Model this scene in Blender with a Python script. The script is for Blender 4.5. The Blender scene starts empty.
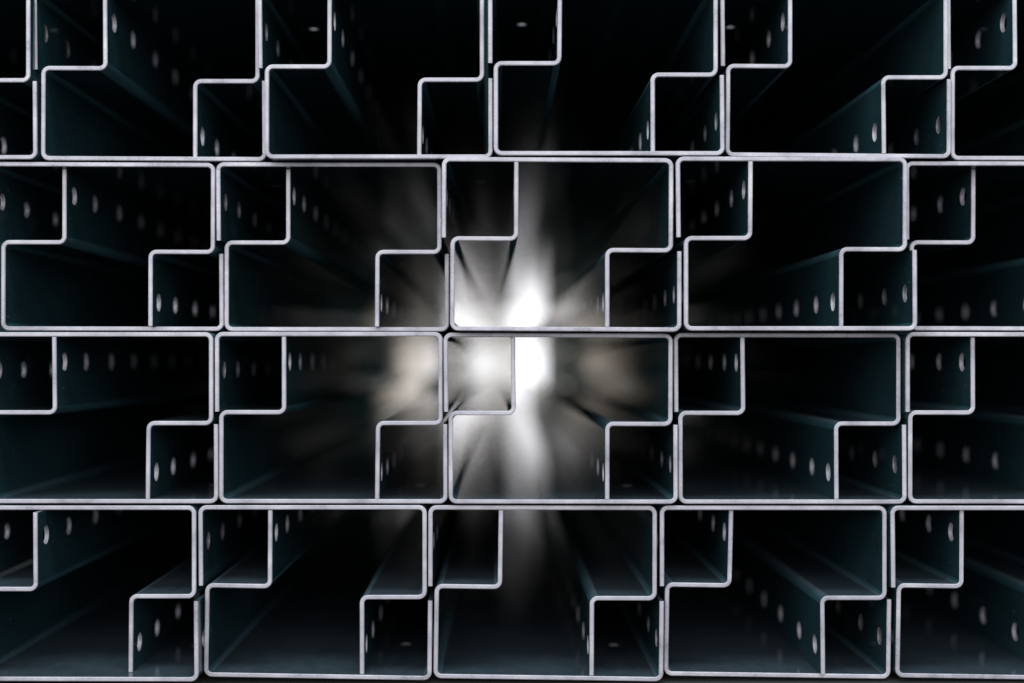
import bpy, bmesh, math, random
from mathutils import Matrix, Vector

random.seed(7)
S = bpy.context.scene
C = S.collection

# ------------------------------------------------------------------ scale
PX = 0.0005            # one photograph pixel on the front plane of the stack, in metres
D = 0.70               # camera to front plane
VX, VY = 498.0, 361.0  # where the lengthwise edges converge
W, H = 228.3, 166.8    # profile outer width and overall height (px)
T = 4.4                # sheet thickness
SIDE, STEPX, LIP = 93.3, 161.3, 79.5
R = 6.0                # bend radius on the centre line
LEN = 1.9              # profile length, metres
FLOOR = 322.0          # floor level below the camera axis (px)
CAMZ = FLOOR * PX
CAMX = (VX - 512) * PX


# ------------------------------------------------------------------ materials
def nodes_of(name):
    m = bpy.data.materials.new(name)
    m.use_nodes = True
    return m, m.node_tree, m.node_tree.nodes['Principled BSDF']


def N(nt, typ, **kw):
    n = nt.nodes.new(typ)
    for k, v in kw.items():
        setattr(n, k, v)
    return n


def thing_coords(nt, scale):
    """object coordinates shifted by the place of the thing, so no two profiles are marked alike"""
    tc = N(nt, 'ShaderNodeTexCoord')
    oi = N(nt, 'ShaderNodeObjectInfo')
    mul = N(nt, 'ShaderNodeVectorMath', operation='SCALE')
    mul.inputs['Scale'].default_value = 37.3
    nt.links.new(oi.outputs['Location'], mul.inputs[0])
    add = N(nt, 'ShaderNodeVectorMath', operation='ADD')
    nt.links.new(tc.outputs['Object'], add.inputs[0])
    nt.links.new(mul.outputs[0], add.inputs[1])
    mp = N(nt, 'ShaderNodeMapping')
    mp.inputs['Scale'].default_value = scale
    nt.links.new(add.outputs[0], mp.inputs['Vector'])
    return mp.outputs['Vector']


def noise(nt, vec, scale, detail=4, rough=0.6):
    n = N(nt, 'ShaderNodeTexNoise')
    n.inputs['Scale'].default_value = scale
    n.inputs['Detail'].default_value = detail
    n.inputs['Roughness'].default_value = rough
    nt.links.new(vec, n.inputs['Vector'])
    return n.outputs['Fac']


def ramp(nt, fac, stops):
    r = N(nt, 'ShaderNodeValToRGB')
    el = r.color_ramp.elements
    while len(el) < len(stops):
        el.new(0.5)
    for e, (p, c) in zip(el, stops):
        e.position = p
        e.color = c if len(c) == 4 else (*c, 1)
    nt.links.new(fac, r.inputs['Fac'])
    return r.outputs['Color']


def mrange(nt, fac, a, b, lo=0.0, hi=1.0):
    n = N(nt, 'ShaderNodeMapRange')
    n.inputs['From Min'].default_value = lo
    n.inputs['From Max'].default_value = hi
    n.inputs['To Min'].default_value = a
    n.inputs['To Max'].default_value = b
    nt.links.new(fac, n.inputs['Value'])
    return n.outputs['Result']


def mat_steel():
    m, nt, p = nodes_of('teal rolled steel')  # teal cast of the shadows is put into the diffuse colour
    streak = noise(nt, thing_coords(nt, (1, 0.012, 1)), 420, 3)      # rolling lines along the length
    blotch = noise(nt, thing_coords(nt, (1, 0.35, 1)), 28, 4)
    grain = noise(nt, thing_coords(nt, (1, 1, 1)), 900, 2)
    col = ramp(nt, blotch, [(0.3, STEEL_A), (0.7, STEEL_B)])
    # fine pale dust grains
    speck = ramp(nt, noise(nt, thing_coords(nt, (1, 0.6, 1)), 520, 2, 0.5),
                 [(0.70, (0, 0, 0)), (0.78, (1, 1, 1))])
    mx = N(nt, 'ShaderNodeMix', data_type='RGBA')
    nt.links.new(speck, mx.inputs[0])
    nt.links.new(col, mx.inputs[6])
    mx.inputs[7].default_value = (0.10, 0.13, 0.15, 1)
    # settled dust on whatever faces up
    geo = N(nt, 'ShaderNodeNewGeometry')
    sep = N(nt, 'ShaderNodeSeparateXYZ')
    nt.links.new(geo.outputs['Normal'], sep.inputs[0])
    dust = N(nt, 'ShaderNodeMath', operation='MULTIPLY')
    nt.links.new(mrange(nt, sep.outputs['Z'], 0, 1, 0.5, 0.95), dust.inputs[0])
    nt.links.new(mrange(nt, noise(nt, thing_coords(nt, (1, 0.5, 1)), 160, 6, 0.75), 0.25, 0.95, 0.3, 0.7), dust.inputs[1])
    md = N(nt, 'ShaderNodeMix', data_type='RGBA')
    nt.links.new(dust.outputs[0], md.inputs[0])
    nt.links.new(mx.outputs[2], md.inputs[6])
    md.inputs[7].default_value = (0.046, 0.058, 0.070, 1)
    df = N(nt, 'ShaderNodeBsdfDiffuse')
    nt.links.new(md.outputs[2], df.inputs['Color'])
    gl = N(nt, 'ShaderNodeBsdfAnisotropic', distribution=DIST)
    gl.inputs['Color'].default_value = SPEC_TINT
    fr = N(nt, 'ShaderNodeLayerWeight')                          # metal: bright all round, near mirror when grazed
    pw = N(nt, 'ShaderNodeMath', operation='POWER')
    nt.links.new(fr.outputs['Facing'], pw.inputs[0])
    pw.inputs[1].default_value = 6
    fac = mrange(nt, pw.outputs[0], REFL_0, REFL_1)
    ms = N(nt, 'ShaderNodeMixShader')
    nt.links.new(fac, ms.inputs[0])
    nt.links.new(df.outputs[0], ms.inputs[1])
    nt.links.new(gl.outputs[0], ms.inputs[2])
    nt.links.new(ms.outputs[0], nt.nodes['Material Output'].inputs['Surface'])
    nt.nodes.remove(p)
    ad = N(nt, 'ShaderNodeMath', operation='ADD')
    nt.links.new(mrange(nt, streak, -0.008, 0.008, 0.3, 0.7), ad.inputs[0])
    nt.links.new(mrange(nt, blotch, ROUGH - 0.006, ROUGH + 0.006, 0.3, 0.7), ad.inputs[1])
    az = N(nt, 'ShaderNodeMath', operation='ABSOLUTE')
    nt.links.new(sep.outputs['Z'], az.inputs[0])
    ma = N(nt, 'ShaderNodeMath', operation='MULTIPLY_ADD')       # flats that were stacked and dusted are duller
    nt.links.new(az.outputs[0], ma.inputs[0])
    ma.inputs[1].default_value = ROUGH_FLAT
    nt.links.new(ad.outputs[0], ma.inputs[2])
    nt.links.new(ma.outputs[0], gl.inputs['Roughness'])
    b = N(nt, 'ShaderNodeBump')
    b.inputs['Strength'].default_value = 0.005
    b.inputs['Distance'].default_value = 0.0004
    nt.links.new(streak, b.inputs['Height'])
    b2 = N(nt, 'ShaderNodeBump')
    b2.inputs['Strength'].default_value = 0.0
    b2.inputs['Distance'].default_value = 0.0003
    nt.links.new(grain, b2.inputs['Height'])
    nt.links.new(b.outputs[0], b2.inputs['Normal'])
    for n in (df, gl, fr):
        nt.links.new(b2.outputs[0], n.inputs['Normal'])
    return m


def mat_cut(name, k):
    m, nt, p = nodes_of(name)
    g = noise(nt, thing_coords(nt, (1, 1, 1)), 1500, 3, 0.7)
    big = noise(nt, thing_coords(nt, (1, 1, 1)), 55, 3, 0.6)
    ad = N(nt, 'ShaderNodeMath', operation='ADD')
    nt.links.new(mrange(nt, g, -0.22, 0.22, 0.3, 0.7), ad.inputs[0])
    nt.links.new(mrange(nt, big, 0.0, 1.0, 0.10, 0.90), ad.inputs[1])
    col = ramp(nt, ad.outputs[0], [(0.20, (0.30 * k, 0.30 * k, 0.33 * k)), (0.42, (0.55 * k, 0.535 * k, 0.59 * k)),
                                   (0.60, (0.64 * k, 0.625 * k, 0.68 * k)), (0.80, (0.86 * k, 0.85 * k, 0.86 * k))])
    nt.links.new(col, p.inputs['Base Color'])
    p.inputs['Roughness'].default_value = 0.48
    p.inputs['IOR'].default_value = 1.7
    b = N(nt, 'ShaderNodeBump')
    b.inputs['Strength'].default_value = 0.25
    b.inputs['Distance'].default_value = 0.0002
    nt.links.new(g, b.inputs['Height'])
    nt.links.new(b.outputs[0], p.inputs['Normal'])
    return m


def mat_floor():
    m, nt, p = nodes_of('dark concrete')
    tc = N(nt, 'ShaderNodeTexCoord')
    f = noise(nt, tc.outputs['Object'], 14, 8, 0.65)
    nt.links.new(ramp(nt, f, [(0.3, (0.005, 0.008, 0.006)), (0.7, (0.013, 0.018, 0.014))]), p.inputs['Base Color'])
    p.inputs['Roughness'].default_value = 0.85
    b = N(nt, 'ShaderNodeBump')
    b.inputs['Strength'].default_value = 0.3
    b.inputs['Distance'].default_value = 0.002
    nt.links.new(noise(nt, tc.outputs['Object'], 180, 6), b.inputs['Height'])
    nt.links.new(b.outputs[0], p.inputs['Normal'])
    return m


DIST = 'BECKMANN'
STEEL_A, STEEL_B = (0.009, 0.027, 0.032), (0.015, 0.038, 0.045)
ROUGH, ROUGH_FLAT, REFL_0, REFL_1, SPEC_TINT = 0.075, 0.03, 0.04, 0.92, (1.0, 0.99, 0.98, 1)
STEEL, CONC = mat_steel(), mat_floor()
CUT, PUNCH, SHADED = mat_cut('sheared steel edge', 0.47), mat_cut('punched hole wall', 0.34), mat_cut('shaded hole wall', 0.17)  # hole walls carry rim shade in their darker colour, lip holes most

# ------------------------------------------------------------------ profile meshes
# centre line of the folded sheet, upper profile: lip end, two top corners, step, leg end
PTS = [(T / 2, -LIP), (T / 2, -T / 2), (W - T / 2, -T / 2), (W - T / 2, -SIDE + T / 2),
       (STEPX + T / 2, -SIDE + T / 2), (STEPX + T / 2, -H)]
PTS = [Vector((x - W / 2, z + H)) for x, z in PTS]       # origin: middle of the base
HOLES_Z = [0.013, 0.050] + [0.099 + 0.0495 * k for k in range(36)]
FLANGE_Z = [0.078 + 0.2 * k for k in range(9)]
HR = 9.0


def fillet(a, b, c, n=7):
    d1, d2 = (b - a).normalized(), (c - b).normalized()
    cross = d1.x * d2.y - d1.y * d2.x
    s = 1 if cross > 0 else -1
    nrm = Vector((-d1.y, d1.x)) * s
    cen = b - d1 * R + nrm * R
    out = []
    for k in range(n + 1):
        t = (math.pi / 2) * k / n
        p = cen - nrm * R * math.cos(t) + d1 * R * math.sin(t)
        tan = d1 * math.cos(t) + nrm * math.sin(t)
        out.append((p, Vector((-tan.y, tan.x))))
    return out


class Sheet:
    """one folded strip of sheet with two faces, end caps and punched holes"""

    def __init__(self):
        self.bm = bmesh.new()

    def face(self, pts, mat=0, smooth=False, out=None):
        if out is not None:
            nr = (pts[1] - pts[0]).cross(pts[2] - pts[1])
            if nr.dot(out) < 0:
                pts = pts[::-1]
        f = self.bm.faces.new([self.bm.verts.new(p) for p in pts])
        f.material_index = mat
        f.smooth = smooth

    @staticmethod
    def V(n, k=1):
        return Vector((n.x * k, 0, n.y * k))

    @staticmethod
    def P(p, n, off, y):
        q = p + n * off
        return Vector((q.x * PX, y, q.y * PX))

    CH = 0.8   # softened arris at the sheared ends (px)

    def caps(self, a, na, b, nb):
        P, h, c = self.P, T / 2, self.CH
        for y, yi, flip in ((0.0, c * PX, 1), (LEN, LEN - c * PX, -1)):
            rows = [[P(a, na, h, yi), P(a, na, h - c, y), P(a, na, -h + c, y), P(a, na, -h, yi)],
                    [P(b, nb, h, yi), P(b, nb, h - c, y), P(b, nb, -h + c, y), P(b, nb, -h, yi)]]
            for k in range(3):
                q = [rows[0][k], rows[1][k], rows[1][k + 1], rows[0][k + 1]]
                self.face(q, 1, False, Vector((0, -flip, 0)) + 0.3 * self.V(na + nb, (0.5, 0, -0.5)[k]))

    def quad(self, a, na, b, nb, y0, y1, smooth=False):
        P, h = self.P, T / 2
        self.face([P(a, na, h, y0), P(a, na, h, y1), P(b, nb, h, y1), P(b, nb, h, y0)], 0, smooth, self.V(na))
        self.face([P(a, na, -h, y1), P(a, na, -h, y0), P(b, nb, -h, y0), P(b, nb, -h, y1)], 0, smooth, self.V(na, -1))

    def bend(self, sec):
        for (a, na), (b, nb) in zip(sec, sec[1:]):
            vs = {}
            self.quad(a, na, b, nb, self.CH * PX, LEN - self.CH * PX, True)
            self.caps(a, na, b, nb)

    def straight(self, a, b, holes=(), u=0.0, r=HR, rim=(1, 2)):
        d = (b - a)
        ln = d.length
        d.normalize()
        n = Vector((-d.y, d.x))
        self.caps(a, n, b, n)
        y = self.CH * PX
        half = 14 * PX
        for hz in holes:
            self.quad(a, n, b, n, y, hz - half)
            self.hole(a, d, n, ln, u, hz, half, r, rim)
            y = hz + half
        self.quad(a, n, b, n, y, LEN - self.CH * PX)

    def hole(self, a, d, n, ln, u, hz, half, r, rim):
        lo, hi, hp = -u, ln - u, half / PX
        angs = [2 * math.pi * k / 28 for k in range(28)]
        for cx in (lo, hi):
            for cy in (-hp, hp):
                angs.append(math.atan2(cy, cx) % (2 * math.pi))
        angs = sorted(set(round(x, 6) for x in angs))
        ci, out = [], []
        for t in angs:
            cx, sy = math.cos(t), math.sin(t)
            ci.append((r * cx, r * sy))
            k = min((hi / cx if cx > 1e-9 else lo / cx if cx < -1e-9 else 1e9), (hp / abs(sy) if abs(sy) > 1e-9 else 1e9))
            out.append((k * cx, k * sy))
        h = T / 2

        def Q(p, off):
            return self.P(a + d * (u + p[0]), n, off, hz + p[1] * PX)
        m = len(angs)
        for i in range(m):
            j = (i + 1) % m
            e = 1 + 0.5 / r                                # rolled-over lips of the punched hole
            ei, ej = (ci[i][0] * e, ci[i][1] * e), (ci[j][0] * e, ci[j][1] * e)
            self.face([Q(ei, h), Q(out[i], h), Q(out[j], h), Q(ej, h)], 0, False, self.V(n))
            self.face([Q(ej, -h), Q(out[j], -h), Q(out[i], -h), Q(ei, -h)], 0, False, self.V(n, -1))
            inw = -(self.V(d, ci[i][0]) + Vector((0, ci[i][1], 0)))
            g = h - 0.9
            self.face([Q(ei, -h), Q(ci[i], -g), Q(ci[j], -g), Q(ej, -h)], rim[0], True, inw)
            self.face([Q(ci[i], -g), Q(ci[i], g), Q(ci[j], g), Q(ci[j], -g)], rim[1], True, inw)
            self.face([Q(ci[i], g), Q(ei, h), Q(ej, h), Q(ci[j], g)], rim[0], True, inw)

    def edge(self, a, d, out):
        """the free long edge of the sheet"""
        n = Vector((-d.y, d.x))
        P, h, e = self.P, T / 2, self.CH * PX
        self.face([P(a, n, h, e), P(a, n, -h, e), P(a, n, -h, LEN - e), P(a, n, h, LEN - e)], 0, False, self.V(out))
        self.face([P(a, n, h, e), P(a, n, h - self.CH, 0), P(a, n, -h + self.CH, 0), P(a, n, -h, e)], 1, False, self.V(out) + Vector((0, -0.5, 0)))

    def mesh(self, name):
        bmesh.ops.remove_doubles(self.bm, verts=self.bm.verts, dist=1e-7)
        me = bpy.data.meshes.new(name)
        self.bm.to_mesh(me)
        self.bm.free()
        me.materials.append(STEEL)
        me.materials.append(CUT)
        me.materials.append(PUNCH)
        me.materials.append(SHADED)
        return me


def profile_meshes():
    p0, p1, p2, p3, p4, p5 = PTS
    dirs = [(q - p).normalized() for p, q in zip(PTS, PTS[1:])]
    out = {}
    s = Sheet()                                            # lip
    e = p1 - dirs[0] * R
    s.straight(p0, e, HOLES_Z, LIP - 38.0, HR * 0.94, (2, 3))
    s.edge(p0, dirs[0], -dirs[0])
    out['lip'] = s.mesh('lip')
    s = Sheet()                                            # flange with its two bends
    s.bend(fillet(p0, p1, p2))
    s.straight(p1 + dirs[1] * R, p2 - dirs[1] * R, FLANGE_Z, 36 - T / 2 - R, 5.2)
    s.bend(fillet(p1, p2, p3))
    out['flange'] = s.mesh('flange')
    s = Sheet()
    s.straight(p2 + dirs[2] * R, p3 - dirs[2] * R)
    out['side_wall'] = s.mesh('side_wall')
    s = Sheet()
    s.bend(fillet(p2, p3, p4))
    s.straight(p3 + dirs[3] * R, p4 - dirs[3] * R)
    s.bend(fillet(p3, p4, p5))
    out['step'] = s.mesh('step')
    s = Sheet()
    a = p4 + dirs[4] * R
    s.straight(a, p5, HOLES_Z, (p5 - a).length - 25.0)
    s.edge(p5, dirs[4], dirs[4])
    out['leg'] = s.mesh('leg')
    return out


MESH = profile_meshes()
GROUP = 'stepped steel profiles nested in pairs and stacked in rows'
proto = None


def profile(label, flipped, xl, xr, yf_l, yf_r, s, hs=1.0):
    """xl, xr: outer left and right on the photograph; yf_*: height of the outer face of the flange at
    either end; s: size against the nominal, i.e. how far this one sticks out of the stack"""
    global proto
    depth = D / s - D
    xc = ((xl + xr) / 2 - VX) / s
    yf = ((yf_l + yf_r) / 2 - VY) / s
    rot = math.atan2(yf_r - yf_l, xr - xl)
    wx = (xr - xl) / s / W
    if proto is None:
        root = bpy.data.objects.new('steel_profile', None)
        root.empty_display_size = 0.02
        C.objects.link(root)
        for nm, me in MESH.items():
            o = bpy.data.objects.new(nm, me)
            C.objects.link(o)
            o.parent = root
        proto = root
    else:
        root = proto.copy()
        C.objects.link(root)
        for ch in list(proto.children):
            c = ch.copy()
            C.objects.link(c)
            c.parent = root
    # origin of the mesh is the middle of its base: the flange lies H above it (below, when flipped)
    zc = -yf
    off = Vector((0, -H * hs)) if not flipped else Vector((0, H * hs))
    ca, sa = math.cos(-rot), math.sin(-rot)
    ox, oz = off.x * ca - off.y * sa, off.x * sa + off.y * ca
    root.location = ((VX - 512 + xc + ox) * PX, depth, CAMZ + (zc + oz) * PX)
    root.rotation_euler = (0, rot + (math.pi if flipped else 0), 0)
    root.scale = (wx, 1 + 0.002 * random.uniform(-1, 1), hs)
    # folds are never quite square: the lip leans in a little, the leg either way
    for ch in root.children:
        kind = ch.data.name
        if kind in ('lip', 'leg'):
            piv = (PTS[1] if kind == 'lip' else PTS[4]) * PX
            ang = math.radians(random.uniform(-0.7, 0.0) if kind == 'lip' else random.uniform(-0.7, 0.7))
            pv = Vector((piv.x, 0, piv.y))
            ch.matrix_local = Matrix.Translation(pv) @ Matrix.Rotation(ang, 4, 'Y') @ Matrix.Translation(-pv)
    root['label'] = label
    root['category'] = 'steel profile'
    root['group'] = GROUP
    return root


# ------------------------------------------------------------------ the stack, measured on the photograph
# row name, then pairs from the left:
# (upper: xl, xr, top left, top right, s, height scale), (lower: xl, xr, bottom left, bottom right, s, height scale)
ROWS = [
    ('top row', [
        ((-197.5, 30.2, -9.5, -9.5, 0.998, 1.0), (-191.0, 37.3, 159.3, 159.3, 0.998, 1.0)),
        ((32.0, 259.7, -11.0, -11.0, 0.988, 1.0), (40.6, 266.7, 160.3, 161.4, 0.994, 1.0)),
        ((257.3, 484.2, -12.0, -12.0, 1.000, 1.0), (264.6, 492.8, 158.8, 158.8, 1.008, 1.0)),
        ((488.0, 718.0, -17.5, -17.5, 1.010, 1.0), (493.6, 724.9, 155.4, 155.5, 1.012, 1.0)),
        ((720.2, 948.2, -14.0, -14.0, 1.000, 1.0), (725.4, 951.2, 156.6, 158.5, 1.000, 1.0)),
        ((946.3, 1174.6, -11.5, -11.5, 0.992, 1.0), (950.6, 1178.5, 160.2, 160.6, 0.997, 1.0)),
    ]),
    ('second row', [
        ((-11.5, 215.2, 161.8, 162.8, 0.996, 0.995), (0.8, 223.7, 330.6, 331.0, 0.986, 0.995)),
        ((215.8, 441.6, 162.2, 162.4, 0.996, 0.995), (224.3, 449.2, 331.3, 331.4, 0.986, 0.995)),
        ((441.9, 673.6, 156.8, 158.1, 1.014, 1.0), (449.9, 681.6, 330.7, 331.9, 1.014, 1.0)),
        ((675.7, 907.6, 156.4, 157.0, 1.015, 1.0), (683.9, 917.5, 330.7, 330.7, 1.016, 1.0)),
        ((905.0, 1131.0, 161.2, 161.6, 0.998, 1.0), (909.6, 1133.5, 330.4, 331.0, 0.981, 1.0)),
    ]),
    ('third row', [
        ((-14.8, 213.2, 332.2, 332.2, 1.000, 1.0), (-10.2, 218.3, 503.4, 503.6, 1.000, 1.0)),
        ((214.6, 442.8, 331.9, 331.9, 1.000, 1.0), (218.9, 447.8, 503.4, 503.7, 1.000, 1.0)),
        ((443.4, 673.0, 332.6, 333.5, 1.003, 1.0), (448.5, 678.0, 503.8, 504.0, 1.003, 1.0)),
        ((673.7, 901.0, 332.8, 333.2, 0.998, 1.0), (678.4, 907.0, 503.9, 504.0, 1.001, 1.0)),
        ((905.8, 1135.0, 332.0, 332.5, 1.006, 1.0), (908.2, 1137.0, 503.7, 504.0, 1.002, 1.0)),
    ]),
    ('bottom row', [
        ((-32.5, 196.1, 505.6, 505.6, 1.002, 1.01), (-29.5, 198.6, 681.2, 681.8, 1.018, 1.0)),
        ((198.2, 426.8, 505.3, 505.2, 1.000, 1.01), (203.6, 431.6, 676.8, 680.6, 1.003, 1.005)),
        ((428.3, 657.1, 505.3, 505.8, 1.000, 1.01), (433.3, 663.3, 678.4, 681.7, 1.002, 1.005)),
        ((659.9, 887.0, 505.6, 505.8, 1.000, 1.01), (663.8, 890.6, 675.8, 679.1, 0.996, 1.005)),
        ((890.5, 1119.5, 505.8, 505.8, 1.004, 1.01), (895.4, 1123.5, 677.6, 681.2, 0.999, 1.005)),
    ]),
]
ORD = ['first', 'second', 'third', 'fourth', 'fifth', 'sixth']
NOTES = {
    (1, 2): ('upper grey steel profile over the tall white streak, second row, third pair',
             'lower steel profile with white-lit floor below the streak, second row, third pair'),
    (2, 1): ('upper steel profile whose right end glows pale, third row, second pair',
             'lower steel profile left of the brightest pair, third row'),
    (2, 2): ('upper steel profile of the brightest pair, third row, middle of the stack',
             'lower steel profile of the brightest pair, third row, with white-lit inside'),
    (3, 0): ('upper steel profile cut off by the left edge, bottom row',
             'lower steel profile sticking out furthest, bottom row, at the left edge'),
    (3, 2): ('upper steel profile with a faint streak under its flange, bottom row, third pair',
             'lower steel profile at the foot of the faint streak, bottom row, third pair'),
}
PROF = []


def leg_fit(me, other, flipped):
    """height scale that lets the leg end just short of the partner's flange"""
    xl, xr, a, b, s = me[:5]
    oxl, oxr, oa, ob, os_ = other[:5]
    f = (STEPX + T / 2) / W
    if flipped:
        f = 1 - f
    x = xl + f * (xr - xl)
    y = ((a + (b - a) * f) - VY) / s
    oy = ((oa + (ob - oa) * ((x - VX) / s * os_ + VX - oxl) / (oxr - oxl)) - VY) / os_
    return (abs(oy - y) - T - 0.3) / H


for r, (rn, pairs) in enumerate(ROWS):
    for k, (up, lo) in enumerate(pairs):
        place = '%s pair from the left, %s' % (ORD[k], rn)
        if (r, k) in NOTES:
            la, lb = NOTES[(r, k)]
        else:
            la = 'upper grey steel profile of the dark ' + place
            lb = 'lower grey steel profile of the dark ' + place
        ha, hb = leg_fit(up, lo, False), leg_fit(lo, up, True)
        PROF.append(((r, k, 'A'), up, ha, profile(la, False, *up[:5], ha)))
        PROF.append(((r, k, 'B'), lo, hb, profile(lb, True, *lo[:5], hb)))

# ------------------------------------------------------------------ floor
bm = bmesh.new()
bmesh.ops.create_grid(bm, x_segments=8, y_segments=8, size=6)
me = bpy.data.meshes.new('floor')
bm.to_mesh(me)
bm.free()
me.materials.append(CONC)
fl = bpy.data.objects.new('floor', me)
fl.location = (0, LEN + 0.2 - 6, 0)
C.objects.link(fl)
fl['kind'] = 'structure'

# ------------------------------------------------------------------ light
w = bpy.data.worlds.new('World')
S.world = w
w.use_nodes = True
bg = w.node_tree.nodes['Background']
bg.inputs['Color'].default_value = (0.22, 0.58, 0.62, 1)
bg.inputs['Strength'].default_value = 0.05


def area(name, loc, target, sx, sy, power, color):
    l = bpy.data.lights.new(name, 'AREA')
    l.shape = 'RECTANGLE'
    l.size, l.size_y = sx, sy
    l.energy = power
    l.color = color
    o = bpy.data.objects.new(name, l)
    C.objects.link(o)
    o.location = loc
    o.visible_camera = True
    o.rotation_euler = (Vector(target) - Vector(loc)).to_track_quat('-Z', 'Y').to_euler()
    return o


# lamps added beyond the far end to shape the glow, and soft light from the hall behind the camera
def far_light(name, dist, cx, cy, wpx, hpx, radiance, color):
    """a lamp added beyond the stack, its size given by the angle it fills (px at the front plane)"""
    k = (dist + D) / D * PX
    sx, sy = wpx * k, hpx * k
    x, z = CAMX + cx * k, CAMZ - cy * k
    return area(name, (x, dist, z), (x, 0, z), sx, sy, math.pi * sx * sy * radiance, color)


far_light('far_streak_lamp', LEN + 40.0, 38, 2, 52, 120, 0.15, (0.97, 0.97, 1.0))  # overlapping lamps added to draw the tapering white streak
far_light('far_streak_lamp', LEN + 40.1, 38, 4, 48, 240, 0.70, (0.96, 0.955, 1.0))
far_light('far_streak_lamp', LEN + 40.2, 36, 8, 32, 420, 1.15, (0.95, 0.945, 1.0))
far_light('far_side_lamp', LEN + 40.0, -10, 0, 50, 114, 0.92, (0.99, 0.97, 0.96))  # lamps added on either side to widen the white core
far_light('far_side_lamp', LEN + 40.0, 80, 0, 34, 112, 0.85, (1.0, 0.94, 0.88))
far_light('far_side_lamp', LEN + 40.2, 92, 0, 84, 84, 0.24, (1.0, 0.82, 0.64))
far_light('far_glow', LEN + 40.4, 34, 0, 260, 150, 0.03, (1.0, 0.70, 0.44))  # wide dim lamp added for the warm fringe
area('hall_light', (-0.4, -2.2, 1.02), (0, 0, 0.25), 6.0, 1.9, 150, (0.96, 0.94, 1.0))
area('roof_light', (0.0, -0.58, 1.5), (0, 0, 0.12), 1.8, 0.5, 30, (0.80, 0.90, 1.0))

# ------------------------------------------------------------------ camera
cam = bpy.data.cameras.new('camera')
co = bpy.data.objects.new('camera', cam)
C.objects.link(co)
co.location = ((VX - 512) * PX, -D, CAMZ)
co.rotation_euler = (math.pi / 2, 0, 0)
cam.sensor_width = 36
cam.lens = 36 * D / (1024 * PX)
cam.shift_x = (512 - VX) / 1024
cam.shift_y = (VY - 341.5) / 1024
cam.clip_start = 0.01
cam.clip_end = 100
cam.dof.use_dof = True
cam.dof.focus_distance = D
cam.dof.aperture_fstop = 2.6
S.camera = co

S.render.engine = 'CYCLES'
S.cycles.use_denoising = True
S.cycles.max_bounces = 24
S.cycles.glossy_bounces = 20
S.cycles.diffuse_bounces = 6
S.cycles.sample_clamp_indirect = 6
S.view_settings.view_transform = 'Standard'
S.view_settings.look = 'None'
S.view_settings.exposure = 0
S.view_settings.gamma = 1
